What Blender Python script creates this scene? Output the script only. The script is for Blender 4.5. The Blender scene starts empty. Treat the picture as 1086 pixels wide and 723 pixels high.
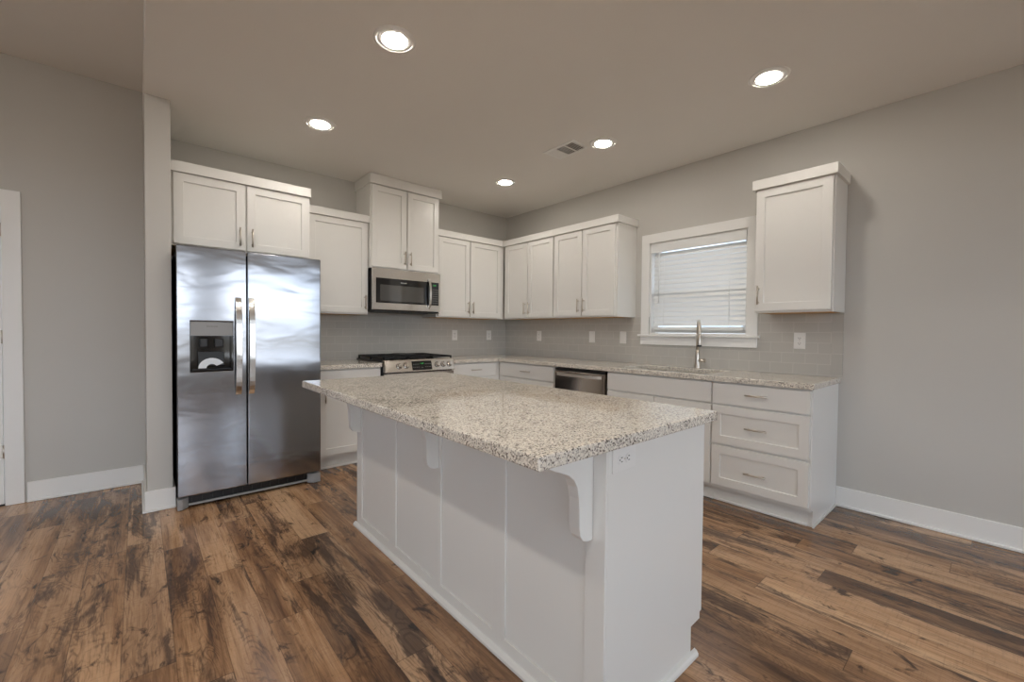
import bpy, bmesh, math, random
from mathutils import Vector, Matrix
random.seed(7)
PI = math.pi
SC = bpy.context.scene
COL = SC.collection

# ------------------------------------------------------------------ camera
W, H = 1086, 723
F_PX = 455.46
cam_d = bpy.data.cameras.new('camera')
cam = bpy.data.objects.new('camera', cam_d)
COL.objects.link(cam)
cam_d.sensor_width = 36.0
cam_d.lens = F_PX * 36.0 / W
cam_d.clip_start = 0.05
R3 = Matrix(((0.75486011, 0.00702264, -0.65584823),
             (-0.65582001, 0.02224646, -0.75458943),
             (0.00929109, 0.99972785, 0.02139855)))
cam.matrix_world = Matrix.Translation((-3.7546, -4.4498, 1.2158)) @ R3.to_4x4()
SC.camera = cam

# ------------------------------------------------------------------ view, world, light levels
SC.view_settings.view_transform = 'Standard'
SC.view_settings.look = 'None'
SC.view_settings.gamma = 1.0
SC.view_settings.use_curve_mapping = False
SC.view_settings.exposure = 1.03
CAN = 67.0            # emission of the kitchen downlight lenses
CAN_LIVING = 180.0     # emission of the living room downlight lenses
SKY = 2.85             # brightness of the overcast sky
CAN_COL = (1.0, 0.94, 0.86)
try:
    SC.cycles.use_denoising = True
    SC.cycles.max_bounces = 10
    SC.cycles.diffuse_bounces = 6
    SC.cycles.glossy_bounces = 4
    SC.cycles.sample_clamp_indirect = 6.0
except Exception:
    pass


class NT:
    """small node-graph helper"""
    def __init__(self, nt):
        self.nt = nt

    def n(self, typ, **kw):
        nd = self.nt.nodes.new(typ)
        ins = kw.pop('ins', {})
        for k, v in kw.items():
            setattr(nd, k, v)
        for k, v in ins.items():
            self.put(nd.inputs[k], v)
        return nd

    def put(self, sock, v):
        if isinstance(v, bpy.types.NodeSocket):
            self.nt.links.new(v, sock)
        else:
            sock.default_value = v

    def math(self, op, a, b=0.0, c=None, clamp=False):
        nd = self.n('ShaderNodeMath', operation=op, use_clamp=clamp)
        self.put(nd.inputs[0], a)
        self.put(nd.inputs[1], b)
        if c is not None:
            self.put(nd.inputs[2], c)
        return nd.outputs[0]

    def vmul(self, v, s):
        nd = self.n('ShaderNodeVectorMath', operation='MULTIPLY')
        self.put(nd.inputs[0], v)
        self.put(nd.inputs[1], s)
        return nd.outputs[0]

    def vadd(self, v, s):
        nd = self.n('ShaderNodeVectorMath', operation='ADD')
        self.put(nd.inputs[0], v)
        self.put(nd.inputs[1], s)
        return nd.outputs[0]

    def mix(self, f, a, b, blend='MIX'):
        nd = self.n('ShaderNodeMix', data_type='RGBA', blend_type=blend)
        self.put(nd.inputs[0], f)
        self.put(nd.inputs[6], a)
        self.put(nd.inputs[7], b)
        return nd.outputs[2]

    def ramp(self, f, stops, interp='LINEAR'):
        nd = self.n('ShaderNodeValToRGB')
        cr = nd.color_ramp
        cr.interpolation = interp
        while len(cr.elements) < len(stops):
            cr.elements.new(0.5)
        for e, (p, c) in zip(cr.elements, stops):
            e.position = p
            e.color = c if len(c) == 4 else (*c, 1)
        self.put(nd.inputs[0], f)
        return nd.outputs[0]

    def smooth(self, f, a, b, lo=0.0, hi=1.0):
        nd = self.n('ShaderNodeMapRange', interpolation_type='SMOOTHSTEP')
        self.put(nd.inputs[0], f)
        for i, v in ((1, a), (2, b), (3, lo), (4, hi)):
            self.put(nd.inputs[i], v)
        return nd.outputs[0]

    def noise(self, vec, scale, detail=4.0, rough=0.55, dist=0.0):
        nd = self.n('ShaderNodeTexNoise')
        self.put(nd.inputs['Vector'], vec)
        nd.inputs['Scale'].default_value = scale
        nd.inputs['Detail'].default_value = detail
        nd.inputs['Roughness'].default_value = rough
        nd.inputs['Distortion'].default_value = dist
        return nd.outputs[0]

    def comb(self, x, y, z=0.0):
        nd = self.n('ShaderNodeCombineXYZ')
        for i, v in enumerate((x, y, z)):
            self.put(nd.inputs[i], v)
        return nd.outputs[0]

    def sep(self, v):
        nd = self.n('ShaderNodeSeparateXYZ')
        self.put(nd.inputs[0], v)
        return nd.outputs

    def obj(self):
        return self.n('ShaderNodeTexCoord').outputs['Object']

    def bump(self, h, strength, dist):
        nd = self.n('ShaderNodeBump')
        nd.inputs['Strength'].default_value = strength
        nd.inputs['Distance'].default_value = dist
        self.put(nd.inputs['Height'], h)
        return nd.outputs[0]


def lin(r, g, b):
    f = lambda c: (c / 255 / 12.92) if c / 255 <= 0.04045 else ((c / 255 + 0.055) / 1.055) ** 2.4
    return (f(r), f(g), f(b), 1.0)


# world: overcast sky with soft clouds, dull ground below the horizon
wd = bpy.data.worlds.new('overcast_sky')
SC.world = wd
wd.use_nodes = True
t = NT(wd.node_tree)
wd.node_tree.nodes.clear()
dv = t.n('ShaderNodeTexCoord').outputs['Generated']
dz = t.sep(dv)[2]
cl = t.noise(t.vmul(dv, (1.0, 1.0, 2.6)), 3.2, 5, 0.6, 0.6)
sky = t.ramp(cl, [(0.36, (0.34, 0.42, 0.52)), (0.50, (0.60, 0.69, 0.80)), (0.66, (0.86, 0.90, 0.95))])
full = t.mix(t.smooth(dz, -0.03, 0.02), (0.20, 0.19, 0.17, 1), sky)
bg = t.n('ShaderNodeBackground')
t.put(bg.inputs[0], full)
bg.inputs[1].default_value = SKY
t.nt.links.new(bg.outputs[0], t.n('ShaderNodeOutputWorld').inputs[0])

# ------------------------------------------------------------------ materials
MATS = {}


def mat(name, col, rough=0.5, metal=0.0, spec=0.5, coat=0.0, emit=None, estr=0.0):
    m = bpy.data.materials.new(name)
    m.use_nodes = True
    b = m.node_tree.nodes['Principled BSDF']
    b.inputs['Base Color'].default_value = col
    b.inputs['Roughness'].default_value = rough
    b.inputs['Metallic'].default_value = metal
    b.inputs['Specular IOR Level'].default_value = spec
    b.inputs['Coat Weight'].default_value = coat
    if emit:
        b.inputs['Emission Color'].default_value = emit
        b.inputs['Emission Strength'].default_value = estr
    MATS[name] = m
    return m


def nodes(m):
    t = NT(m.node_tree)
    return t, m.node_tree.nodes['Principled BSDF']


def paint(name, col, rough, bump=0.0, scale=250.0):
    m = mat(name, col, rough)
    t, b = nodes(m)
    p = t.obj()
    n = t.noise(p, 2.0, 3)
    t.put(b.inputs['Base Color'], t.mix(t.smooth(n, 0.3, 0.7, 0.0, 0.05), col, (col[0] * .8, col[1] * .8, col[2] * .8, 1)))
    if bump:
        t.put(b.inputs['Normal'], t.bump(t.noise(p, scale, 3), bump, 0.002))
    return m


M_wall = paint('greige_wall_paint', lin(198, 195, 189), 0.6, 0.10, 180)
M_ceil = paint('ceiling_paint', lin(236, 233, 228), 0.75, 0.35, 90)
M_white = paint('white_cabinet_paint', lin(229, 227, 222), 0.32)
M_trim = paint('white_trim_paint', lin(238, 237, 234), 0.35)
M_maple = paint('maple_veneer', lin(205, 160, 95), 0.5)
M_black = mat('black_plastic', lin(16, 16, 17), 0.35)
M_iron = mat('cast_iron', lin(20, 19, 19), 0.55)
M_dgrey = mat('dark_grey_enamel', lin(38, 38, 40), 0.45)
M_grey = mat('grey_plastic', lin(150, 150, 150), 0.4)
M_glass_blk = mat('black_glass', (0.006, 0.006, 0.007, 1), 0.06, spec=0.7)
M_oven_win = mat('microwave_window_screen', (0.05, 0.048, 0.045, 1), 0.08, spec=1.0, coat=1.0)
M_nickel = mat('brushed_nickel', lin(205, 196, 184), 0.28, 1.0)
M_chrome = mat('satin_chrome', lin(222, 220, 216), 0.16, 1.0)
M_satin = mat('satin_handle_steel', lin(232, 226, 218), 0.38, 1.0)
M_plate = mat('white_plastic_plate', lin(231, 229, 225), 0.35)
M_slot = mat('outlet_slot', lin(45, 42, 40), 0.5)
M_slat = mat('white_blind_slat', lin(236, 237, 236), 0.4)
M_paper = mat('pale_paper', lin(226, 232, 238), 0.6)
M_ink = mat('grey_lettering', lin(105, 103, 100), 0.4)
M_silver_ink = mat('silver_lettering', lin(220, 220, 220), 0.4)
M_green = mat('green_display_digits', (0.02, 0.3, 0.05, 1), 0.4, emit=(0.15, 1.0, 0.25, 1), estr=0.22)
M_lens = mat('downlight_lens', (1, 1, 1, 1), 0.4, emit=(*CAN_COL, 1), estr=CAN)
M_lens2 = mat('living_room_downlight_lens', (1, 1, 1, 1), 0.4, emit=(1.0, 0.94, 0.88, 1), estr=CAN_LIVING)
M_vent_dark = mat('painted_duct_shade', lin(60, 52, 46), 0.8)


def steel(name, col, rough, axis=0, wav=0.0):
    m = mat(name, col, rough, 1.0)
    t, b = nodes(m)
    p = t.obj()
    sc = (2.0, 2.0, 900.0) if axis == 0 else (900.0, 900.0, 2.0)
    g = t.noise(t.vmul(p, sc), 1.0, 2)
    t.put(b.inputs['Roughness'], t.math('MULTIPLY_ADD', g, 0.10, rough - 0.05))
    if wav:
        w = t.noise(t.vmul(p, (1.5, 1.5, 4.2)), 1.5, 2, 0.45, 0.6)
        t.put(b.inputs['Normal'], t.bump(w, wav, 0.05))
    return m


M_steel = steel('stainless_steel', lin(216, 210, 203), 0.21)
M_fsteel = steel('refrigerator_stainless_steel', lin(162, 164, 169), 0.15, 1, 0.05)
M_dsteel = steel('dishwasher_stainless_steel', lin(176, 166, 156), 0.12)
M_sink = steel('sink_steel', lin(170, 170, 170), 0.3)

# window glass
M_glass = bpy.data.materials.new('window_glass')
M_glass.use_nodes = True
t = NT(M_glass.node_tree)
t.nt.nodes.clear()
mx = t.n('ShaderNodeMixShader')
mx.inputs[0].default_value = 0.06
tr = t.n('ShaderNodeBsdfTransparent')
tr.inputs[0].default_value = (0.74, 0.76, 0.78, 1)
gl = t.n('ShaderNodeBsdfGlossy')
gl.inputs['Roughness'].default_value = 0.02
t.nt.links.new(tr.outputs[0], mx.inputs[1])
t.nt.links.new(gl.outputs[0], mx.inputs[2])
t.nt.links.new(mx.outputs[0], t.n('ShaderNodeOutputMaterial').inputs[0])


def make_granite():
    m = mat('speckled_granite', (0.5, 0.5, 0.5, 1), 0.07, spec=0.65)
    t, b = nodes(m)
    p = t.obj()
    wp = t.n('ShaderNodeTexNoise')
    t.put(wp.inputs['Vector'], p)
    wp.inputs['Scale'].default_value = 60
    wp.inputs['Detail'].default_value = 3
    p2 = t.vadd(p, t.vmul(wp.outputs[1], (0.012, 0.012, 0.012)))
    v1 = t.n('ShaderNodeTexVoronoi')
    t.put(v1.inputs['Vector'], p2)
    v1.inputs['Scale'].default_value = 235
    r1 = t.n('ShaderNodeSeparateColor')
    t.put(r1.inputs[0], v1.outputs['Color'])
    big = t.noise(p, 9.0, 4, 0.6)
    f = t.math('ADD', r1.outputs[0], t.math('MULTIPLY_ADD', big, 0.5, -0.25))
    c1 = t.ramp(f, [(0.0, lin(70, 60, 53)), (0.08, lin(126, 116, 106)), (0.18, lin(176, 168, 158)), (0.34, lin(206, 198, 186)),
                    (0.60, lin(232, 224, 210)), (1.0, lin(240, 234, 223))])
    v2 = t.n('ShaderNodeTexVoronoi')
    t.put(v2.inputs['Vector'], p2)
    v2.inputs['Scale'].default_value = 330
    r2 = t.n('ShaderNodeSeparateColor')
    t.put(r2.inputs[0], v2.outputs['Color'])
    fine = t.ramp(r2.outputs[1], [(0.0, lin(34, 28, 26)), (0.045, lin(52, 44, 40)), (0.065, lin(255, 255, 255)), (1.0, lin(255, 255, 255))])
    cc = t.mix(0.68, c1, fine, 'MULTIPLY')
    t.put(b.inputs['Base Color'], cc)
    t.put(b.inputs['Normal'], t.bump(t.noise(p, 120, 2), 0.03, 0.001))
    return m


M_granite = make_granite()


def make_tile(name, horiz, w, h, zoff, uoff, mortar=0.0018, offset=0.5):
    m = mat(name, (0.5, 0.5, 0.5, 1), 0.16)
    t, b = nodes(m)
    s = t.sep(t.obj())
    u = t.math('ADD', s[horiz], uoff)
    z = t.math('ADD', s[2], zoff)
    br = t.n('ShaderNodeTexBrick')
    br.offset = offset
    t.put(br.inputs['Vector'], t.comb(u, z, 0.0))
    br.inputs['Color1'].default_value = lin(188, 185, 178)
    br.inputs['Color2'].default_value = lin(192, 188, 181)
    br.inputs['Mortar'].default_value = lin(200, 196, 189)
    br.inputs['Scale'].default_value = 1.0
    br.inputs['Mortar Size'].default_value = mortar
    br.inputs['Mortar Smooth'].default_value = 0.1
    br.inputs['Bias'].default_value = 0.0
    br.inputs['Brick Width'].default_value = w
    br.inputs['Row Height'].default_value = h
    t.put(b.inputs['Base Color'], br.outputs['Color'])
    t.put(b.inputs['Roughness'], t.math('MULTIPLY_ADD', br.outputs['Fac'], 0.5, 0.15))
    t.put(b.inputs['Normal'], t.bump(br.outputs['Fac'], -0.25, 0.002))
    return m


M_tile_x = make_tile('grey_glass_tile_range_wall', 0, 0.156, 0.077, -0.923 + 0.077 * 12, 10.0 * 0.156)
M_tile_y = make_tile('grey_glass_tile_window_wall', 1, 0.156, 0.077, -0.923 + 0.077 * 12, 3.471 + 0.156 * 5 - 0.0)
M_tile_e = make_tile('grey_glass_tile_edge', 1, 5.0, 0.1555, -0.923 + 0.077 * 2, 10.0, offset=0.0)


def make_floor():
    m = mat('rustic_plank_floor', (0.3, 0.2, 0.1, 1), 0.26)
    t, b = nodes(m)
    p = t.obj()
    x, y, z = t.sep(p)
    PW, PL = 0.152, 1.22
    xs = t.math('DIVIDE', t.math('ADD', x, 3.964), PW)
    row = t.math('FLOOR', xs)
    wr = t.n('ShaderNodeTexWhiteNoise', noise_dimensions='1D')
    t.put(wr.inputs['W'], row)
    ys = t.math('ADD', t.math('DIVIDE', y, PL), t.math('MULTIPLY', wr.outputs[0], 7.0))
    idx = t.math('FLOOR', ys)
    wi = t.n('ShaderNodeTexWhiteNoise', noise_dimensions='2D')
    t.put(wi.inputs['Vector'], t.comb(row, idx))
    idc = t.n('ShaderNodeSeparateColor')
    t.put(idc.inputs[0], wi.outputs[1])
    q = t.vadd(p, t.vmul(wi.outputs[1], (31.0, 47.0, 23.0)))
    # smooth elongated field; its iso-lines give cathedral figure and knots
    streak = t.noise(t.vmul(q, (42.0, 2.0, 1.0)), 1.0, 6, 0.66, 0.7)
    fld = t.noise(t.vmul(q, (6.5, 1.9, 1.0)), 1.0, 2, 0.45, 1.2)
    rings = t.math('SINE', t.math('ADD', t.math('MULTIPLY', fld, 105.0), t.math('MULTIPLY', streak, 9.0)))
    rings = t.smooth(rings, 0.15, 0.95)
    fine = t.noise(t.vmul(q, (160.0, 7.0, 1.0)), 1.0, 3, 0.6)
    saw = t.noise(t.vmul(q, (9.0, 130.0, 1.0)), 1.0, 3, 0.6)
    patch = t.noise(t.vmul(q, (9.0, 1.5, 1.0)), 1.0, 6, 0.66, 0.5)
    broad = t.noise(t.vmul(q, (9.0, 1.1, 1.0)), 1.0, 2, 0.5, 0.4)
    knot = t.noise(t.vmul(q, (9.0, 4.5, 1.0)), 1.0, 5, 0.65, 1.2)
    tv = t.math('ADD', t.math('MULTIPLY', streak, 0.40), t.math('ADD', t.math('MULTIPLY', broad, 0.55), t.math('MULTIPLY_ADD', idc.outputs[0], 0.26, -0.11)))
    base = t.ramp(tv, [(0.30, lin(92, 65, 46)), (0.43, lin(152, 114, 81)), (0.55, lin(194, 153, 115)), (0.71, lin(216, 178, 140))])
    base = t.mix(t.math('MULTIPLY', idc.outputs[1], 0.30), base, lin(150, 122, 98))
    dv = t.math('ADD', patch, t.math('MULTIPLY_ADD', idc.outputs[2], 0.16, -0.09))
    dm = t.smooth(t.math('ADD', dv, t.math('MULTIPLY_ADD', streak, 0.44, -0.22)), 0.48, 0.62)
    col = t.mix(t.math('MULTIPLY', dm, 0.82), base, lin(62, 47, 40))
    ringm = t.math('MULTIPLY', rings, t.smooth(dv, 0.40, 0.56, 0.05, 0.46))
    col = t.mix(ringm, col, lin(64, 46, 36))
    kn = t.smooth(knot, 0.57, 0.68)
    col = t.mix(t.math('MULTIPLY', kn, 0.85), col, lin(40, 33, 31))
    col = t.mix(t.smooth(fine, 0.48, 0.72, 0.0, 0.45), col, lin(84, 60, 45))
    col = t.mix(t.smooth(saw, 0.50, 0.75, 0.0, 0.26), col, lin(104, 76, 56))
    # seams
    fx = t.math('ABSOLUTE', t.math('SUBTRACT', t.math('FRACT', xs), 0.5))
    fy = t.math('ABSOLUTE', t.math('SUBTRACT', t.math('FRACT', ys), 0.5))
    sx = t.smooth(fx, 0.488, 0.499)
    sy = t.smooth(fy, 0.4982, 0.4997)
    seam = t.math('MAXIMUM', sx, sy)
    col = t.mix(t.math('MULTIPLY', seam, 0.6), col, lin(40, 30, 25))
    t.put(b.inputs['Base Color'], col)
    t.put(b.inputs['Roughness'], t.math('MULTIPLY_ADD', streak, 0.12, 0.14))
    hgt = t.math('ADD', t.math('MULTIPLY', streak, 0.4), t.math('ADD', t.math('MULTIPLY', saw, 0.35), t.math('MULTIPLY', seam, -0.8)))
    t.put(b.inputs['Normal'], t.bump(hgt, 0.14, 0.003))
    return m


M_floor = make_floor()


# ------------------------------------------------------------------ mesh helpers
class MB:
    """collects shapes; build() links them as ONE mesh object"""
    def __init__(self):
        self.bm = bmesh.new()
        self.mi = 0

    def face(self, vs, smooth=False):
        try:
            f = self.bm.faces.new(vs)
        except ValueError:
            return
        f.smooth = smooth
        f.material_index = self.mi
        return f

    def box(self, x0, x1, y0, y1, z0, z1):
        x0, x1 = sorted((x0, x1)); y0, y1 = sorted((y0, y1)); z0, z1 = sorted((z0, z1))
        v = [self.bm.verts.new(c) for c in ((x0, y0, z0), (x1, y0, z0), (x1, y1, z0), (x0, y1, z0),
                                            (x0, y0, z1), (x1, y0, z1), (x1, y1, z1), (x0, y1, z1))]
        for i in ((0, 3, 2, 1), (4, 5, 6, 7), (0, 1, 5, 4), (1, 2, 6, 5), (2, 3, 7, 6), (3, 0, 4, 7)):
            self.face([v[k] for k in i])
        return self

    def cells(self, us, vs, keep, n0, n1, axis='z'):
        """slab of grid cells (holes allowed): u,v in plane, n0..n1 thickness"""
        def P(u, v, n):
            return {'z': (u, v, n), 'x': (n, u, v), 'y': (u, n, v)}[axis]
        cache = {}

        def V(i, j, k):
            if (i, j, k) not in cache:
                cache[(i, j, k)] = self.bm.verts.new(P(us[i], vs[j], (n0, n1)[k]))
            return cache[(i, j, k)]
        nu, nv = len(us) - 1, len(vs) - 1
        K = lambda i, j: 0 <= i < nu and 0 <= j < nv and keep(0.5 * (us[i] + us[i + 1]), 0.5 * (vs[j] + vs[j + 1]))
        for i in range(nu):
            for j in range(nv):
                if not K(i, j):
                    continue
                for k in (0, 1):
                    self.face([V(i, j, k), V(i + 1, j, k), V(i + 1, j + 1, k), V(i, j + 1, k)])
                for (di, dj, a, b_) in ((-1, 0, (i, j), (i, j + 1)), (1, 0, (i + 1, j), (i + 1, j + 1)),
                                        (0, -1, (i, j), (i + 1, j)), (0, 1, (i, j + 1), (i + 1, j + 1))):
                    if not K(i + di, j + dj):
                        self.face([V(*a, 0), V(*b_, 0), V(*b_, 1), V(*a, 1)])
        return self

    def prism(self, pts, a, b, axis='y'):
        """closed outline pts (u,v) extruded along axis from a to b"""
        def P(u, v, n):
            return {'z': (u, v, n), 'x': (n, u, v), 'y': (u, n, v)}[axis]
        A = [self.bm.verts.new(P(u, v, a)) for u, v in pts]
        B = [self.bm.verts.new(P(u, v, b)) for u, v in pts]
        self.face(A); self.face(B[::-1])
        n = len(pts)
        for i in range(n):
            self.face([A[i], A[(i + 1) % n], B[(i + 1) % n], B[i]])
        return self

    def panel(self, x0, x1, z0, z1, yf, t=0.02, rail=0.058, depth=0.010, hole=None, back=None):
        """front facing -y: framed slab with a recessed field"""
        h = hole or (x0 + rail, x1 - rail, z0 + rail, z1 - rail)
        O = [(x0, z0), (x1, z0), (x1, z1), (x0, z1)]
        I = [(h[0], h[2]), (h[1], h[2]), (h[1], h[3]), (h[0], h[3])]
        nv = self.bm.verts.new
        of = [nv((x, yf, z)) for x, z in O]
        inn = [nv((x, yf, z)) for x, z in I]
        ir = [nv((x, yf + depth, z)) for x, z in I]
        ob = [nv((x, yf + t, z)) for x, z in O]
        for i in range(4):
            j = (i + 1) % 4
            self.face([of[i], of[j], inn[j], inn[i]])
            self.face([inn[i], inn[j], ir[j], ir[i]])
            self.face([of[j], of[i], ob[i], ob[j]])
        self.face(ir); self.face(ob[::-1])
        return self

    def tube(self, pts, r, seg=14, cap=True, flat=None):
        """tube along pts; r number or list; flat=(a,b) elliptical half sizes ratio"""
        pts = [Vector(p) for p in pts]
        n = len(pts)
        rs = r if isinstance(r, (list, tuple)) else [r] * n
        rings = []
        up = None
        for i, p in enumerate(pts):
            d = (pts[min(i + 1, n - 1)] - pts[max(i - 1, 0)]).normalized()
            if up is None:
                a = Vector((0, 0, 1)) if abs(d.z) < 0.9 else Vector((1, 0, 0))
                up = (a - d * a.dot(d)).normalized()
            else:
                up = (up - d * up.dot(d)).normalized()
            s = d.cross(up)
            ring = []
            for k in range(seg):
                an = 2 * PI * k / seg
                c, q = math.cos(an) * rs[i], math.sin(an) * rs[i]
                if flat:
                    c *= flat[0]; q *= flat[1]
                ring.append(self.bm.verts.new(p + up * c + s * q))
            rings.append(ring)
        for i in range(n - 1):
            for k in range(seg):
                self.face([rings[i][k], rings[i][(k + 1) % seg], rings[i + 1][(k + 1) % seg], rings[i + 1][k]], True)
        if cap:
            self.face(rings[0][::-1]); self.face(rings[-1])
        return self

    def lathe(self, prof, origin=(0, 0, 0), axis='z', seg=40, closed=False):
        """prof: list of (radius, height) around axis"""
        o = Vector(origin)
        rings = []
        for r, h in prof:
            ring = []
            for k in range(seg):
                a = 2 * PI * k / seg
                c, s = r * math.cos(a), r * math.sin(a)
                v = {'z': (c, s, h), 'y': (c, h, s), 'x': (h, c, s)}[axis]
                ring.append(self.bm.verts.new(o + Vector(v)))
            rings.append(ring)
        m = len(rings)
        for i in range(m if closed else m - 1):
            j = (i + 1) % m
            for k in range(seg):
                self.face([rings[i][k], rings[i][(k + 1) % seg], rings[j][(k + 1) % seg], rings[j][k]], False)
        if not closed:
            if prof[0][0] > 1e-6:
                self.face(rings[0][::-1])
            if prof[-1][0] > 1e-6:
                self.face(rings[-1])
        return self

    def build(self, name, m, parent=None, bevel=0.0, seg=2, smooth=False):
        bm = self.bm
        bmesh.ops.remove_doubles(bm, verts=bm.verts, dist=1e-6)
        bmesh.ops.recalc_face_normals(bm, faces=bm.faces)
        me = bpy.data.meshes.new(name)
        bm.to_mesh(me)
        bm.free()
        for mm in (m if isinstance(m, (list, tuple)) else [m]):
            me.materials.append(mm)
        if smooth:
            me.polygons.foreach_set('use_smooth', [True] * len(me.polygons))
        o = bpy.data.objects.new(name, me)
        COL.objects.link(o)
        if parent:
            o.parent = parent
        if bevel:
            b = o.modifiers.new('bevel', 'BEVEL')
            b.width = bevel
            b.segments = seg
            b.limit_method = 'ANGLE'
            b.angle_limit = math.radians(40)
        return o


def tag(o, label, cat, group=None):
    o['label'] = label
    o['category'] = cat
    if group:
        o['group'] = group
    return o


def thing(name, label, cat, loc=(0, 0, 0), rotz=0.0, group=None):
    o = bpy.data.objects.new(name, None)
    o.empty_display_size = 0.1
    COL.objects.link(o)
    o.location = loc
    o.rotation_euler = (0, 0, rotz)
    return tag(o, label, cat, group)


def struct(o):
    o['kind'] = 'structure'
    return o


def text_mesh(name, body, size, m, parent, matrix):
    cu = bpy.data.curves.new(name, 'FONT')
    cu.body = body
    cu.size = size
    cu.align_x = 'CENTER'
    cu.align_y = 'CENTER'
    cu.extrude = 0.0004
    tmp = bpy.data.objects.new(name, cu)
    COL.objects.link(tmp)
    bpy.context.view_layer.update()
    me = bpy.data.meshes.new_from_object(tmp.evaluated_get(bpy.context.evaluated_depsgraph_get()))
    bpy.data.objects.remove(tmp)
    me.transform(matrix)
    me.materials.clear()
    me.materials.append(m)
    o = bpy.data.objects.new(name, me)
    COL.objects.link(o)
    o.parent = parent
    return o


FACE_Y = Matrix.Rotation(PI / 2, 4, 'X')     # text lying in xy -> upright facing -y


def copy_tree(o, loc, label):
    r = o.copy()
    COL.objects.link(r)
    r.location = loc
    r['label'] = label
    for ch in list(o.children):
        c = ch.copy()
        COL.objects.link(c)
        c.parent = r
        for g in ch.children:
            d = g.copy()
            COL.objects.link(d)
            d.parent = c
    return r


# ------------------------------------------------------------------ room shell
HK, HL = 2.7432, 3.05          # kitchen and living room ceiling heights
XP0, XP1, YP = -3.72, -3.585, -0.747   # partition stub
XL, YB = -8.6, -8.2            # far left wall, wall behind the camera
TH = 0.14
WIN = (-3.057, -2.168, 1.205, 2.08)

struct(MB().box(XL - TH, TH, YB - TH, TH, -0.08, 0.0).build('floor', M_floor))
struct(MB().box(XP0, TH, YB - TH, TH, HK, HL).build('ceiling', M_ceil))
struct(MB().box(XL - TH, TH, YB - TH, TH, HL, HL + 0.1).build('ceiling_left', M_ceil))
DX0, DX1, DZ = -5.36, -4.448, 2.045      # door opening in the left part of the back wall
w = MB().cells([XL - TH, DX0 - 0.02, DX1 + 0.02, TH], [0.0, DZ + 0.02, HL],
               lambda u, v: not (DX0 - 0.02 < u < DX1 + 0.02 and v < DZ), 0.0, TH, 'y')
struct(w.build('wall_back', M_wall))
w = MB().cells([YB - TH, WIN[0], WIN[1], 0.0], [0.0, WIN[2], WIN[3], HL],
               lambda u, v: not (WIN[0] < u < WIN[1] and WIN[2] < v < WIN[3]), 0.0, TH, 'x')
struct(w.build('wall_right', M_wall))
struct(MB().box(XP0, XP1, YP, -0.0005, 0.0, HK - 0.0005).build('wall_partition', M_wall, bevel=0.004))
BW = [(-7.9, -5.7), (-5.1, -2.9), (-2.4, -0.4)]     # windows behind the camera
us = [XL - TH] + [v for a in BW for v in a] + [0.0]
w = MB().cells(us, [0.0, 0.55, 2.45, HL], lambda u, v: not (0.55 < v < 2.45 and any(a < u < b for a, b in BW)), YB - TH, YB, 'y')
struct(w.build('wall_front', M_wall))
LW = [(-6.6, -5.0), (-4.0, -2.8)]  # unseen side windows, added to bring more daylight onto the island
us = [YB] + [v for a in LW for v in a] + [0.0]
w = MB().cells(us, [0.0, 0.55, 2.45, HL], lambda u, v: not (0.55 < v < 2.45 and any(a < u < b for a, b in LW)), XL - TH, XL, 'x')
struct(w.build('wall_left', M_wall))
k = 2
for a, b in BW:
    fr = MB()
    fr.cells([a - 0.09, a, b, b + 0.09], [0.46, 0.55, 2.45, 2.54], lambda u, v: not (a < u < b and 0.55 < v < 2.45), YB + 0.001, YB + 0.02, 'y')
    fr.box(a, b, YB - 0.08, YB - 0.04, 1.38, 1.42)
    fr.box(a + (b - a) / 2 - 0.02, a + (b - a) / 2 + 0.02, YB - 0.08, YB - 0.04, 0.551, 2.449)
    struct(fr.build('window_%d' % k, M_trim))
    k += 1
for a, b in LW:
    fr = MB()
    fr.cells([a - 0.09, a, b, b + 0.09], [0.46, 0.55, 2.45, 2.54], lambda u, v: not (a < u < b and 0.55 < v < 2.45), XL + 0.001, XL + 0.02, 'x')
    fr.box(XL - 0.08, XL - 0.04, a, b, 1.38, 1.42)
    struct(fr.build('window_%d' % k, M_trim))
    k += 1
# light portals only guide the sampling of the sky through the wall openings


def portal(loc, rot, sx, sy):
    d = bpy.data.lights.new('window_portal', 'AREA')
    d.shape = 'RECTANGLE'
    d.size, d.size_y = sx, sy
    d.cycles.is_portal = True
    o = bpy.data.objects.new('window_portal', d)
    COL.objects.link(o)
    o.location = loc
    o.rotation_euler = rot
    o['kind'] = 'helper'


for a, b in BW:
    portal(((a + b) / 2, YB - TH - 0.02, 1.4), (PI / 2, 0, PI), b - a, 1.7)
for a, b in LW:
    portal((XL - TH - 0.02, (a + b) / 2, 1.4), (PI / 2, 0, PI / 2), b - a, 1.7)


def baseboard(name, segs):
    """segs: boxes (x0,x1,y0,y1) with the mould thickness baked in"""
    m = MB()
    for (x0, x1, y0, y1, sx0, sx1, sy0, sy1) in segs:
        m.box(x0, x1, y0, y1, 0.001, 0.140)
        m.box(sx0, sx1, sy0, sy1, 0.001, 0.019)
    return struct(m.build(name, M_trim, bevel=0.004))


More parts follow.
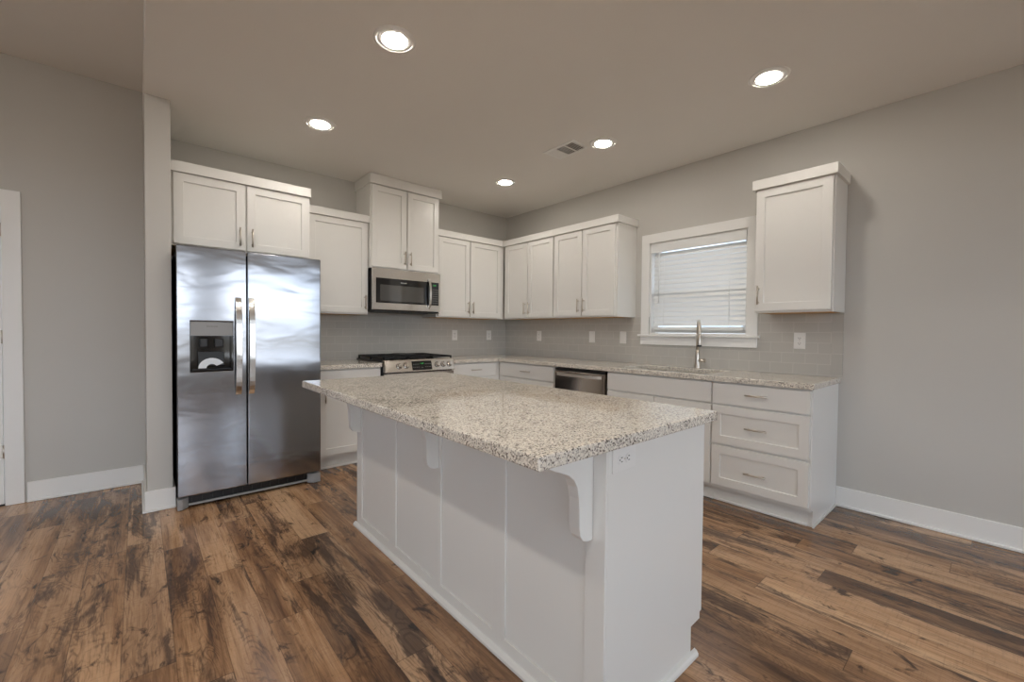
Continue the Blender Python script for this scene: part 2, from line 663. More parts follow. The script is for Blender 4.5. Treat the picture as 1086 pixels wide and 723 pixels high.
baseboard('baseboard_back', [(-4.348, XP0 - 0.014, -0.014, -0.001, -4.348, XP0 - 0.026, -0.026, -0.0142)])
baseboard('baseboard_left', [(XL, DX0 - 0.1, -0.014, -0.001, XL, DX0 - 0.1, -0.026, -0.0142)])
baseboard('baseboard_right', [(-0.014, -0.001, YB + 0.001, -3.676, -0.027, -0.0142, YB + 0.001, -3.676)])
b = MB()
b.cells([XP0 - 0.014, XP0 - 0.0005, XP1 + 0.0005, XP1 + 0.014], [YP - 0.014, YP - 0.0005, -0.001],
        lambda u, v: not (XP0 - 0.0005 < u < XP1 + 0.0005 and v > YP - 0.0005), 0.001, 0.140)
b.cells([XP0 - 0.026, XP0 - 0.0142, XP1 + 0.0005, XP1 + 0.014], [YP - 0.026, YP - 0.0142, -0.001],
        lambda u, v: v < YP - 0.0142 or u < XP0 - 0.0142, 0.001, 0.019)
struct(b.build('baseboard_partition', M_trim, bevel=0.004))

# tiled backsplash (thin real tiles on the walls)
struct(MB().box(-2.655, -0.001, -0.010, -0.0008, 0.915, 1.372).build('backsplash_back', M_tile_x))
w = MB().cells([-3.628, WIN[0], WIN[1], -0.0105], [0.915, WIN[2], 1.372], lambda u, v: not (WIN[0] < u < WIN[1] and v > WIN[2]), -0.010, -0.0008, 'x')
struct(w.build('backsplash_right', M_tile_y))
struct(MB().box(-0.010, -0.0008, -3.697, -3.6285, 0.915, 1.372).build('backsplash_trim', M_tile_e))

# door on the left
casing = MB()
casing.cells([DX0 - 0.09, DX0, DX1, DX1 + 0.09], [0.001, DZ, 2.14], lambda u, v: not (DX0 < u < DX1 and v < DZ), -0.018, -0.0008, 'y')
casing.cells([DX0 - 0.0195, DX0, DX1, DX1 + 0.0195], [0.001, DZ, DZ + 0.0195], lambda u, v: not (DX0 < u < DX1 and v < DZ), -0.0007, TH, 'y')
struct(casing.build('trim_1', M_trim, bevel=0.003))
dr = MB()
dr.panel(DX0 + 0.004, DX1 - 0.005, 0.012, DZ - 0.004, -0.004, 0.038, rail=0.13, depth=0.008)
struct(MB().box(DX0 + 0.001, DX1 - 0.001, -0.003, TH, 0.0008, 0.0105).build('door_light_block', M_dgrey))  # dark strip added to block sky light leaking under the door
door = struct(dr.build('door_1', M_trim, bevel=0.003))
for hz in (1.87, 1.15, 0.37):
    h = MB()
    h.tube([(DX1 - 0.002, -0.010, hz - 0.045), (DX1 - 0.002, -0.010, hz + 0.045)], 0.0065, 10)
    h.box(DX1 - 0.022, DX1 - 0.004, -0.0065, -0.0042, hz - 0.044, hz + 0.044)
    h.build('hinge', M_nickel, door)
h = MB()
h.lathe([(0.032, -0.004), (0.032, -0.012), (0.013, -0.016), (0.013, -0.045), (0.027, -0.055), (0.027, -0.075), (0.0, -0.08)], (DX0 + 0.07, 0, 0.96), 'y', 24)
h.build('door_knob', M_nickel, door)

# ------------------------------------------------------------------ kitchen window with blind
YW0, YW1, ZW0, ZW1 = WIN
cs = MB()
cs.cells([YW0 - 0.084, YW0, YW1, YW1 + 0.084], [1.2035, ZW1, 2.166], lambda u, v: not (YW0 < u < YW1 and v < ZW1), -0.019, -0.0008, 'x')
win = struct(cs.build('window_1', M_trim, bevel=0.002))
jb = MB().cells([YW0 + 0.0005, YW0 + 0.012, YW1 - 0.012, YW1 - 0.0005], [ZW0 + 0.0005, ZW0 + 0.012, ZW1 - 0.012, ZW1 - 0.0005],
                lambda u, v: not (YW0 + 0.012 < u < YW1 - 0.012 and ZW0 + 0.012 < v < ZW1 - 0.012), 0.0, TH, 'x')
jb.build('window_jamb', M_trim, win)
MB().box(-0.048, -0.0105, YW0 - 0.105, YW1 + 0.105, 1.183, 1.2033).build('window_stool', M_trim, win, bevel=0.004)
MB().box(-0.024, -0.0105, YW0 - 0.084, YW1 + 0.084, 1.105, 1.1828).build('window_apron', M_trim, win, bevel=0.002)
zm = 1.62
for nm, z0, z1, xx in (('upper_sash', zm - 0.02, ZW1 - 0.014, 0.105), ('lower_sash', ZW0 + 0.014, zm + 0.02, 0.075)):
    ya, yb = YW0 + 0.014, YW1 - 0.014
    s = MB().cells([ya, ya + 0.042, yb - 0.042, yb], [z0, z0 + 0.042, z1 - 0.042, z1],
                   lambda u, v: not (ya + 0.042 < u < yb - 0.042 and z0 + 0.042 < v < z1 - 0.042), xx - 0.014, xx + 0.014, 'x')
    so = s.build(nm, M_trim, win, bevel=0.003)
    MB().box(xx - 0.002, xx + 0.002, ya + 0.04, yb - 0.04, z0 + 0.04, z1 - 0.04).build('window_pane', M_glass, so)

bl = thing('window_blind', 'closed white slatted blind hanging inside the window above the sink', 'blind', (0, 0, 0))
yb0, yb1 = YW0 + 0.016, YW1 - 0.016
MB().box(-0.008, 0.006, yb0 - 0.002, yb1 + 0.002, 1.985, 2.066).build('valance', M_slat, bl, bevel=0.003)
MB().box(0.008, 0.056, yb0 + 0.004, yb1 - 0.004, 2.02, 2.064).build('headrail', M_slat, bl)
sl = MB()
tilt = math.radians(64)
ns = 16
for i in range(ns):
    zc = 1.962 - i * 0.0436
    xc = 0.032
    hw = 0.025
    dx, dz_ = math.cos(tilt) * hw, math.sin(tilt) * hw
    nx, nz = math.sin(tilt) * 0.0014, math.cos(tilt) * 0.0014
    # room-side edge low
    pts = [(xc - dx + nx, zc - dz_ - nz), (xc - dx - nx, zc - dz_ + nz), (xc - 0.002, zc + 0.003), (xc + dx - nx, zc + dz_ + nz), (xc + dx + nx, zc + dz_ - nz), (xc + 0.002, zc - 0.001)]
    yj = random.uniform(-0.002, 0.002)
    A = [sl.bm.verts.new((px, yb0 + 0.008 + yj, pz)) for px, pz in pts]
    B = [sl.bm.verts.new((px, yb1 - 0.012 + yj, pz)) for px, pz in pts]
    sl.face(A); sl.face(B[::-1])
    for q in range(6):
        sl.face([A[q], A[(q + 1) % 6], B[(q + 1) % 6], B[q]])
for zc in (1.277,):
    sl.box(0.006, 0.056, yb0 + 0.008, yb1 - 0.012, zc, zc + 0.003)
sl.build('slats', M_slat, bl)
MB().box(0.005, 0.057, yb0 + 0.006, yb1 - 0.010, 1.246, 1.273).build('bottom_rail', M_slat, bl, bevel=0.003)
for yy in (yb1 - 0.13, yb0 + 0.13):
    for xx in (0.0035, 0.059):
        MB().tube([(xx, yy, 2.03), (xx, yy, 1.26)], 0.0013, 6).build('ladder_cord', M_slat, bl)
MB().tube([(0.001, yb1 - 0.075, 2.0), (-0.002, yb1 - 0.076, 1.50)], 0.004, 8).build('tilt_wand', M_slat, bl)

# ------------------------------------------------------------------ cabinets
NX = -PI / 2     # turns a -y facing cabinet to face -x (window wall)


def pull(door_o, cx, cz, yf, length=0.137, vertical=True):
    m = MB()
    h = length / 2
    if vertical:
        m.tube([(cx, yf - 0.030, cz - h), (cx, yf - 0.030, cz + h)], 0.0058, 12)
        for s in (-1, 1):
            m.tube([(cx, yf - 0.0002, cz + s * (h - 0.02)), (cx, yf - 0.030, cz + s * (h - 0.02))], 0.0048, 10)
    else:
        m.tube([(cx - h, yf - 0.030, cz), (cx + h, yf - 0.030, cz)], 0.0058, 12)
        for s in (-1, 1):
            m.tube([(cx + s * (h - 0.02), yf - 0.0002, cz), (cx + s * (h - 0.02), yf - 0.030, cz)], 0.0048, 10)
    return m.build('pull_handle', M_nickel, door_o)


def upper(label, loc, rotz, w, z0, z1, front, doors, dz, crown, x0=0.0):
    """front: y of the door faces (negative); doors: (x0, x1, pull_x or None, pull_z)"""
    c = thing('upper_cabinet', label, 'cabinet', loc, rotz, 'white upper cabinets')
    yb = front + 0.021
    b = MB()
    b.box(x0, w, -0.002, yb, z0 + 0.005, z1)
    b.cells([x0, x0 + 0.016, w - 0.016, w], [yb, yb + 0.018, -0.002], lambda u, v: not (x0 + 0.016 < u < w - 0.016 and v > yb + 0.018), z0, z0 + 0.005)
    b.build('body', M_white, c)
    MB().box(x0 + 0.0165, w - 0.0165, -0.012, yb + 0.0185, z0 + 0.0004, z0 + 0.0048).build('bottom_panel', M_maple, c)
    for (a, e, px, pz) in doors:
        d = MB().panel(a, e, dz[0], dz[1], front).build('door', M_white, c, bevel=0.0015)
        if px is not None:
            pull(d, px, pz, front)
    cx0, cx1, cz0, cz1, pr = crown
    cy = front - pr
    m = MB()
    m.box(cx0, cx1, cy, -0.002, cz0, cz1)
    m.build('crown_board', M_white, c, bevel=0.002)
    return c


ZU0, ZU1 = 1.3705, 2.285
PZ = 1.491
DZU = (1.384, 2.262)
CR = (2.264, 2.333)
# over the refrigerator
ow = -2.665 - XP1
upper('wide shallow white cabinet with two doors above the refrigerator', (XP1 + 0.001, 0, 0), 0, ow, 1.806, 2.34, -0.61,
      [(0.018, 0.452, 0.415, 1.915), (0.464, ow - 0.010, 0.496, 1.915)], (1.818, 2.315), (0.0, ow - 0.0005, 2.318, 2.390, 0.018))
# left of the microwave
x = -2.664
upper('single door white upper cabinet between refrigerator cabinet and microwave', (x, 0, 0), 0, -2.047 - x, ZU0, ZU1, -0.335,
      [(0.062, -2.060 - x, -2.088 - x, PZ)], DZU, (0.0, -2.047 - x, CR[0], CR[1], 0.018))
# above the microwave, to the ceiling
x = -2.0455
mw_ = -1.2755 - x
upper('tallest white upper cabinet with crown at the ceiling, above the microwave', (x, 0, 0), 0, mw_, 1.8325, 2.67, -0.38,
      [(0.012, 0.379, 0.352, 1.955), (0.391, mw_ - 0.012, 0.418, 1.955)], (1.846, 2.642), (-0.016, mw_ + 0.016, 2.648, HK - 0.002, 0.017))
# right of the microwave
x = -1.274
upper('white two-door upper cabinet on the range wall, between microwave and corner', (x, 0, 0), 0, -0.3145 - x, ZU0, ZU1, -0.335,
      [(0.014, -0.837 - x, -0.866 - x, PZ), (-0.826 - x, -0.366 - x, -0.797 - x, PZ)], DZU, (0.0, -0.3545 - x, CR[0], CR[1], 0.018))
# window wall
y = -0.316
L = lambda v: -(v - y)
upper('white two-door upper cabinet on the window wall, nearest the inside corner', (0, y, 0), NX, L(-1.186), ZU0, ZU1, -0.330,
      [(L(-0.372), L(-0.770), L(-0.740), PZ), (L(-0.780), L(-1.176), L(-0.810), PZ)], DZU, (0.0195, L(-1.186), CR[0], CR[1], 0.018), x0=0.0195)
y = -1.1875
upper('white two-door upper cabinet beside the window, left of it', (0, y, 0), NX, L(-2.012), ZU0, ZU1, -0.330,
      [(L(-1.198), L(-1.582), L(-1.552), PZ), (L(-1.593), L(-1.988), L(-1.623), PZ)], DZU, (0.0, L(-2.032), CR[0], CR[1], 0.018))
y = -3.222
upper('lone single-door white upper cabinet right of the window', (0, y, 0), NX, L(-3.699), ZU0, ZU1, -0.330,
      [(L(-3.228), L(-3.690), L(-3.256), 1.497)], DZU, (-0.018, L(-3.717), CR[0], CR[1], 0.018))


def front_slab(m, a, e, z0, z1, yf):
    m.box(a, e, yf, yf + 0.02, z0, z1)
    return m


YBF = -0.632     # faces of base doors (local -y)


def base(label, loc, rotz, w, items, end_panel=False, x0=0.0, toe=True, open_top=False):
    """items: ('door'|'drawer'|'slab', x0, x1, z0, z1, pull) with pull (kind, x, z) or None"""
    c = thing('base_cabinet', label, 'cabinet', loc, rotz, 'white base cabinets')
    yb = YBF + 0.021
    b = MB()
    if open_top:      # sink unit: a carcass without a top so the bowl can hang in it
        b.box(x0, x0 + 0.018, -0.012, yb, 0.11, 0.875)
        b.box(w - 0.018, w, -0.012, yb, 0.11, 0.875)
        b.box(x0 + 0.018, w - 0.018, -0.012, -0.024, 0.11, 0.875)
        b.box(x0 + 0.018, w - 0.018, yb + 0.018, yb, 0.11, 0.875)
        b.box(x0 + 0.018, w - 0.018, -0.024, yb + 0.018, 0.11, 0.128)
    else:
        b.box(x0, w, -0.012, yb, 0.11, 0.875)
    b.build('body', M_white, c)
    MB().box(x0, w - (0.02 if end_panel else 0), -0.012, -0.560, 0.001, 0.1095).build('toe_kick', M_white, c)
    MB().box(x0, w - (0.02 if end_panel else 0), -0.5603, -0.572, 0.001, 0.018).build('shoe_mould', M_trim, c, bevel=0.004)
    if end_panel:
        m = MB()
        m.prism([(-0.0005, 0.001), (-0.562, 0.001), (-0.562, 0.108), (yb - 0.001, 0.108), (yb - 0.001, 0.875), (-0.0005, 0.875)], w - 0.0005, w + 0.008, 'x')
        m.box(w - 0.0195, w - 0.0006, -0.012, -0.5615, 0.001, 0.1095)
        m.box(w + 0.0082, w + 0.018, -0.0275, -0.574, 0.001, 0.016)
        m.build('end_panel', M_white, c, bevel=0.0015)
    for kind, a, e, z0, z1, p in items:
        m = MB()
        if kind in ('slab',):
            front_slab(m, a, e, z0, z1, YBF)
        else:
            m.panel(a, e, z0, z1, YBF)
        nm = {'slab': 'drawer_front', 'drawer': 'drawer_front', 'door': 'door'}[kind]
        d = m.build(nm, M_white, c, bevel=0.0015)
        if p:
            pull(d, p[1], p[2], YBF, vertical=(p[0] == 'v'))
    return c


ZD0, ZD1, ZT0, ZT1 = 0.132, 0.706, 0.720, 0.864
x = -2.655
wL = -2.0475 - x
base('white base cabinet between refrigerator and range', (x, 0, 0), 0, wL,
     [('slab', 0.012, wL - 0.012, 0.762, ZT1, None), ('door', 0.055, wL - 0.012, ZD0, 0.748, ('v', 0.10, 0.66))])
x = -1.273
wR = -0.6 - x
base('white base cabinet right of the range, reaching into the corner', (x, 0, 0), 0, wR,
     [('slab', 0.014, -0.668 - x, ZT0, ZT1, ('h', -0.967 - x, 0.795)), ('door', 0.014, -0.668 - x, ZD0, ZD1, None)])
y = -0.0
w1 = 1.503
base('white base cabinet between the inside corner and the dishwasher', (0, 0, 0), NX, w1,
     [('slab', 0.660, w1 - 0.010, ZT0, ZT1, ('h', 1.10, 0.795)), ('door', 0.660, w1 - 0.010, ZD0, ZD1, None)], x0=0.615)
y = -2.137
w2 = L(-3.063)
base('white sink base cabinet with a plain false front under the faucet', (0, y, 0), NX, w2,
     [('slab', 0.010, w2 - 0.006, ZT0, ZT1, None), ('door', 0.010, w2 / 2 - 0.002, ZD0, ZD1, ('v', w2 / 2 - 0.035, 0.60)),
      ('door', w2 / 2 + 0.003, w2 - 0.006, ZD0, ZD1, ('v', w2 / 2 + 0.035, 0.60))], open_top=True)
y = -3.064
w3 = L(-3.668)
pc = L(-3.366)
base('white three-drawer base cabinet at the end of the window wall', (0, y, 0), NX, w3,
     [('slab', 0.006, w3 - 0.002, ZT0, ZT1, ('h', pc, 0.799)), ('drawer', 0.006, w3 - 0.002, 0.436, 0.706, ('h', pc, 0.571)),
      ('drawer', 0.006, w3 - 0.002, 0.135, 0.420, ('h', pc, 0.265))], end_panel=True)

# ------------------------------------------------------------------ counters
ZC0, ZC1 = 0.8765, 0.9145
SINK = (-0.545, -0.135, -2.98, -2.24)     # cut-out x0,x1,y0,y1
tag(MB().box(-2.655, -2.0475, -0.652, -0.0105, ZC0, ZC1).build('countertop', M_granite, bevel=0.004),
    'short granite countertop between refrigerator and range', 'countertop')
ct = MB().cells([-1.273, -0.652, SINK[0], SINK[1], -0.0105], [-3.690, SINK[2], SINK[3], -0.652, -0.0105],
                lambda u, v: (v > -0.652 or u > -0.652) and not (SINK[0] < u < SINK[1] and SINK[2] < v < SINK[3]), ZC0, ZC1)
tag(ct.build('countertop', M_granite, bevel=0.004), 'long L-shaped granite countertop under the window and along the corner', 'countertop')

# sink bowl
sk = thing('sink', 'undermount steel sink set in the counter below the window', 'sink', (0, 0, 0))
sx0, sx1, sy0, sy1 = SINK[0] - 0.012, SINK[1] + 0.012, SINK[2] - 0.012, SINK[3] + 0.012
bw = MB()
bm = bw.bm
top = [(sx0, sy0), (sx1, sy0), (sx1, sy1), (sx0, sy1)]
bot = [(sx0 + .02, sy0 + .02), (sx1 - .02, sy0 + .02), (sx1 - .02, sy1 - .02), (sx0 + .02, sy1 - .02)]
T = [bm.verts.new((a, b_, ZC0 - 0.001)) for a, b_ in top]
Bv = [bm.verts.new((a, b_, 0.68)) for a, b_ in bot]
for i in range(4):
    bw.face([T[i], T[(i + 1) % 4], Bv[(i + 1) % 4], Bv[i]])
bw.face(Bv)
so = bw.build('bowl', M_sink, sk, bevel=0.02, seg=3)
md = so.modifiers.new('solid', 'SOLIDIFY')
md.thickness = 0.002
MB().lathe([(0.0, 0.683), (0.042, 0.683), (0.045, 0.6815), (0.045, 0.6805)], ((sx0 + sx1) / 2, (sy0 + sy1) / 2, 0), 'z', 24).build('drain', M_chrome, sk)

# faucet
FX, FY = -0.085, -2.690
fa = thing('faucet', 'tall nickel gooseneck pull-down faucet behind the sink', 'faucet', (FX, FY, ZC1))
d2 = Vector((-0.185, -0.105)).normalized()
b = MB().lathe([(0.028, 0.0005), (0.028, 0.006), (0.0245, 0.02), (0.0195, 0.06), (0.0165, 0.12), (0.0145, 0.16)], (0, 0, 0), 'z', 28)
b.build('base_column', M_nickel, fa, smooth=True)
R_ = 0.098
path = [(0, 0, 0.155), (0, 0, 0.22), (0, 0, 0.30)]
for i in range(1, 17):
    a = PI * i / 16
    rr = R_ * (1 - math.cos(a))
    path.append((d2.x * rr, d2.y * rr, 0.30 + R_ * 1.12 * math.sin(a)))
end = (d2.x * 2 * R_, d2.y * 2 * R_)
path.append((end[0], end[1], 0.285))
MB().tube(path, 0.0118, 16).build('gooseneck', M_nickel, fa)
sp = MB().lathe([(0.0125, 0.287), (0.015, 0.28), (0.0165, 0.235), (0.0175, 0.20), (0.0165, 0.194)], (end[0], end[1], 0), 'z', 24)
so = sp.build('spray_head', M_nickel, fa, smooth=True)
MB().lathe([(0.0178, 0.206), (0.0184, 0.203), (0.0184, 0.197), (0.0172, 0.1935)], (end[0], end[1], 0), 'z', 24).build('spray_ring', M_dgrey, so)
hd = MB()
hd.tube([(0.0, -0.012, 0.068), (0.0, -0.060, 0.068)], 0.0145, 18)
hd.tube([(0, -0.0605, 0.068), (0, -0.066, 0.068)], 0.016, 18)
hd.build('lever_handle', M_nickel, fa)

# ------------------------------------------------------------------ island
IX0, IX1, IY0, IY1 = -2.737, -2.121, -3.700, -1.822
isl = thing('kitchen_island', 'white paneled island cabinet standing alone in the middle of the floor', 'island', ((IX0 + IX1) / 2, (IY0 + IY1) / 2, 0))
ox, oy = (IX0 + IX1) / 2, (IY0 + IY1) / 2


def shifted(mb):
    bmesh.ops.translate(mb.bm, verts=mb.bm.verts, vec=(-ox, -oy, 0))
    return mb


shifted(MB().cells([IX0 + 0.017, IX1 - 0.075, IX1 - 0.02], [0.001, 0.108, 0.875], lambda u, v: u < IX1 - 0.075 or v > 0.108, IY0 + 0.013, IY1 - 0.013, 'y')).build('body', M_white, isl)
# long paneled face: frame with four recessed fields
ys_ = [IY0 + 0.0, -3.625, -3.250, -3.175, -2.800, -2.727, -2.352, -2.277, -1.897, IY1]
zs_ = [0.001, 0.072, 0.865, 0.8755]
fields = [(-3.625, -3.250), (-3.175, -2.800), (-2.727, -2.352), (-2.277, -1.897)]
m = MB().cells(ys_, zs_, lambda u, v: not (0.072 < v < 0.865 and any(a < u < b_ for a, b_ in fields)), IX0, IX0 + 0.008, 'x')
m.box(IX0 + 0.008, IX0 + 0.0165, IY0 + 0.0125, IY1 - 0.0125, 0.001, 0.8755)
shifted(m).build('side_panel', M_white, isl, bevel=0.002)
pts = [(IX0 + 0.0085, 0.001), (IX0 + 0.0085, 0.8755), (IX1, 0.8755), (IX1, 0.150), (IX1 - 0.013, 0.147), (IX1 - 0.013, 0.122), (IX1 - 0.08, 0.118), (IX1 - 0.08, 0.001)]
for ya, yb_ in ((IY0, IY0 + 0.012), (IY1 - 0.012, IY1)):
    shifted(MB().prism(pts, ya, yb_, 'y')).build('end_panel', M_white, isl, bevel=0.0015)
tr_ = MB()
tr_.prism([(IX0 - 0.017, 0.001), (IX0 - 0.017, 0.012), (IX0 - 0.010, 0.022), (IX0 - 0.0005, 0.026), (IX0 - 0.0005, 0.001)], IY0 - 0.0165, IY1 + 0.0165, 'y')
for s, yy in ((-1, IY0), (1, IY1)):
    tr_.prism([(yy + s * 0.0165, 0.001), (yy + s * 0.0165, 0.012), (yy + s * 0.010, 0.022), (yy + s * 0.0005, 0.026), (yy + s * 0.0005, 0.001)], IX0 - 0.0005, IX1 - 0.052, 'x')
shifted(tr_).build('base_mould', M_white, isl)
# cabinet fronts on the working side
for k in range(4):
    ya = IY0 + 0.016 + k * 0.462
    for z0, z1, nm in ((0.72, 0.864, 'drawer_front'), (0.132, 0.706, 'door')):
        m = MB()
        m.panel(ya, ya + 0.456, z0, z1, -0.02) if nm == 'door' else m.box(ya, ya + 0.456, -0.02, 0.0, z0, z1)
        for v in m.bm.verts:
            v.co = (IX1 - 0.02 - v.co.y + 0.0006 - 0.001, v.co.x, v.co.z)
        shifted(m).build(nm, M_white, isl, bevel=0.0015)
# corbels
prof = [(0.0, 0.0), (0.210, 0.0), (0.207, -0.012), (0.192, -0.026), (0.165, -0.040), (0.138, -0.050), (0.110, -0.062), (0.087, -0.080),
        (0.072, -0.105), (0.064, -0.140), (0.062, -0.180), (0.061, -0.228), (0.056, -0.252), (0.044, -0.268), (0.026, -0.276), (0.0, -0.277)]
for yc in (-3.6345, -2.763, -1.862):
    m = MB().prism([(IX0 - 0.0005 - u, 0.8755 + v) for u, v in prof], yc - 0.020, yc + 0.020, 'y')
    shifted(m).build('corbel', M_white, isl, bevel=0.002)
# island worktop
tag(MB().box(-3.029, -2.052, -3.719, -1.728, ZC0, ZC1).build('island_countertop', M_granite, bevel=0.005),
    'large rectangular granite countertop lying on the island', 'countertop')


# ------------------------------------------------------------------ outlets and switches
def plate(label, cat, name, kind, matrix, group):
    """wall plate facing local -y, centre at origin"""
    c = bpy.data.objects.new(name, None)
    c.empty_display_size = 0.05
    COL.objects.link(c)
    c.matrix_world = matrix
    tag(c, label, cat, group)
    wp, hp = 0.038, 0.061
    MB().box(-wp, wp, -0.0055, -0.0004, -hp, hp).build('cover_plate', M_plate, c, bevel=0.002)
    if kind == 'duplex':
        for s in (-1, 1):
            m = MB()
            zc = s * 0.0195
            pts = [(math.cos(a) * 0.0165, max(-0.0135, min(0.0135, math.sin(a) * 0.0175)) + zc) for a in [2 * PI * i / 24 for i in range(24)]]
            m.prism(pts, -0.0056, -0.0072, 'y')
            r = m.build('receptacle', M_plate, c)
            m = MB()
            m.box(-0.0078, -0.0052, -0.0073, -0.0077, zc - 0.003, zc + 0.006)
            m.box(0.0052, 0.0078, -0.0073, -0.0077, zc - 0.002, zc + 0.006)
            m.tube([(0, -0.0073, zc - 0.0075), (0, -0.0077, zc - 0.0075)], 0.0026, 10)
            m.build('slots', M_slot, r)
        MB().tube([(0, -0.0056, 0), (0, -0.0066, 0)], 0.003, 10).build('screw', M_nickel, c)
    else:
        MB().prism([(-0.0056, -0.033), (-0.0085, -0.033), (-0.0062, 0.033), (-0.0056, 0.033)], -0.0165, 0.0165, 'x').build('rocker', M_plate, c, bevel=0.001)
        for s in (-1, 1):
            MB().tube([(0, -0.0056, s * 0.048), (0, -0.0064, s * 0.048)], 0.0026, 10).build('screw', M_plate, c)
    return c


TY = Matrix.Translation
R_win = Matrix.Rotation(-PI / 2, 4, 'Z')
ZP = 1.168
G1 = 'wall plates on the backsplash'
plate('white outlet plate on the range wall tiles, nearest the range', 'outlet', 'electrical_outlet', 'duplex', TY((-0.831, -0.010, ZP)), G1)
plate('white outlet plate on the range wall tiles, nearest the corner', 'outlet', 'electrical_outlet', 'duplex', TY((-0.300, -0.010, ZP)), G1)
plate('white outlet plate on the window wall tiles, nearest the corner', 'outlet', 'electrical_outlet', 'duplex', TY((-0.010, -0.657, ZP)) @ R_win, G1)
plate('white switch plate on the window wall tiles, above the dishwasher', 'switch', 'light_switch', 'rocker', TY((-0.010, -1.478, ZP)) @ R_win, G1)
plate('white switch plate on the tiles just left of the window sill', 'switch', 'light_switch', 'rocker', TY((-0.010, -1.878, ZP)) @ R_win, G1)
plate('white duplex outlet on the tiles under the lone cabinet right of the window', 'outlet', 'electrical_outlet', 'duplex', TY((-0.010, -3.434, ZP)) @ R_win, G1)
plate('white duplex outlet mounted sideways on the end of the island', 'outlet', 'electrical_outlet', 'duplex',
      TY((-2.654, IY0, 0.838)) @ Matrix.Rotation(PI / 2, 4, 'Y') @ Matrix.Scale(0.95, 4), None)

# ------------------------------------------------------------------ refrigerator
FXL, FXR, FYF = -3.565, -2.664, -0.880
FXM = -3.1695
fr = thing('refrigerator', 'stainless side-by-side refrigerator with an ice and water dispenser', 'refrigerator', ((FXL + FXR) / 2, -0.45, 0))
fo = Vector((-(FXL + FXR) / 2, 0.45, 0))


def fsh(mb):
    bmesh.ops.translate(mb.bm, verts=mb.bm.verts, vec=fo)
    return mb


fsh(MB().box(FXL + 0.004, FXR - 0.004, -0.806, -0.06, 0.03, 1.748)).build('body', M_dgrey, fr, bevel=0.004)
DSP = (-3.497, -3.252, 0.927, 1.266)
m = MB().panel(FXL, FXM - 0.004, 0.092, 1.770, FYF, 0.064, hole=DSP, depth=0.056)
fd = fsh(m).build('freezer_door', M_fsteel, fr, bevel=0.007, seg=3)
m = MB().box(FXM + 0.004, FXR, FYF, FYF + 0.064, 0.092, 1.770)
rd = fsh(m).build('refrigerator_door', M_fsteel, fr, bevel=0.007, seg=3)
# black door edges (side liners)
for dd, xa in ((fd, FXL), ):
    fsh(MB().box(xa - 0.0015, xa - 0.0002, FYF + 0.010, FYF + 0.064, 0.096, 1.762)).build('door_edge', M_dgrey, dd)
for dd, xa, xb in ((fd, -3.241, -3.204), (rd, -3.161, -3.124)):
    m = MB()
    pts = []
    n = 22
    zlo, zhi = 0.752, 1.440
    for i in range(n + 1):
        u = i / n
        z = zlo + (zhi - zlo) * u
        bow = math.sin(PI * u) ** 0.42
        pts.append((z, FYF - 0.004 - 0.052 * bow))
    outl = [(yy, z) for z, yy in pts] + [(min(yy + 0.017, FYF - 0.0004), z) for z, yy in pts[::-1]]
    m.prism(outl, xa, xb, 'x')
    o = fsh(m).build('door_handle', M_chrome, dd, bevel=0.006, seg=3)
# dispenser
hs = MB()
x0, x1, z0, z1 = DSP
hs.box(x0 + 0.002, x1 - 0.002, FYF + 0.050, FYF + 0.0555, z0 + 0.002, 1.168)
hs.box(x0 + 0.002, x0 + 0.010, FYF + 0.001, FYF + 0.050, z0 + 0.002, 1.168)
hs.box(x1 - 0.010, x1 - 0.002, FYF + 0.001, FYF + 0.050, z0 + 0.002, 1.168)
hs.box(x0 + 0.010, x1 - 0.010, FYF + 0.001, FYF + 0.050, z0 + 0.002, z0 + 0.010)
dh = fsh(hs).build('dispenser_housing', M_glass_blk, fd)
for a, b_ in ((0.055, 0.100), (0.140, 0.190)):
    fsh(MB().box(x0 + a, x0 + b_, FYF + 0.018, FYF + 0.0498, 1.09, 1.150)).build('dispenser_chute', M_dgrey, dh, bevel=0.006)
m = MB().prism([(FYF + 0.0495, 1.06), (FYF + 0.036, 1.06), (FYF + 0.022, 0.965), (FYF + 0.030, 0.955), (FYF + 0.0495, 1.05)], x0 + 0.045, x0 + 0.195, 'x')
fsh(m).build('dispenser_paddle', M_black, dh, bevel=0.003)
fsh(MB().box(x0 + 0.014, x1 - 0.014, FYF + 0.004, FYF + 0.048, z0 + 0.0105, z0 + 0.0145)).build('drip_tray', M_dgrey, dh)
cp = fsh(MB().box(x0 + 0.002, x1 - 0.002, FYF - 0.0008, FYF + 0.050, 1.170, z1 - 0.002)).build('dispenser_control_panel', M_grey, fd, bevel=0.003)
text_mesh('lettering', 'FRIGIDAIRE', 0.0125, M_ink, cp, Matrix.Translation(Vector(((x0 + x1) / 2, FYF - 0.0012, 1.233)) + fo) @ FACE_Y)
# base grille with silver corner feet
g = MB()
g.box(-3.508, -2.753, -0.828, -0.810, 0.022, 0.082)
for i in range(13):
    xx = -3.49 + i * 0.0595
    g.box(xx, xx + 0.045, -0.833, -0.828, 0.040, 0.072)
fsh(g).build('base_grille', M_black, fr)
fsh(MB().box(-3.508, -2.753, -0.850, -0.829, 0.018, 0.032)).build('base_strip', M_grey, fr, bevel=0.004)
for a, b_, s in ((-3.569, -3.508, 1), (-2.753, -2.664, -1)):
    m = MB()
    e = 0.035
    pp = [(a, -0.872), (b_ - (e if s > 0 else 0), -0.872), (b_, -0.838), (b_, -0.811), (a, -0.811)] if s > 0 else \
         [(a, -0.838), (a + e, -0.872), (b_, -0.872), (b_, -0.811), (a, -0.811)]
    m.prism(pp, 0.004, 0.076, 'z')
    fsh(m).build('corner_foot', M_grey, fr, bevel=0.004)
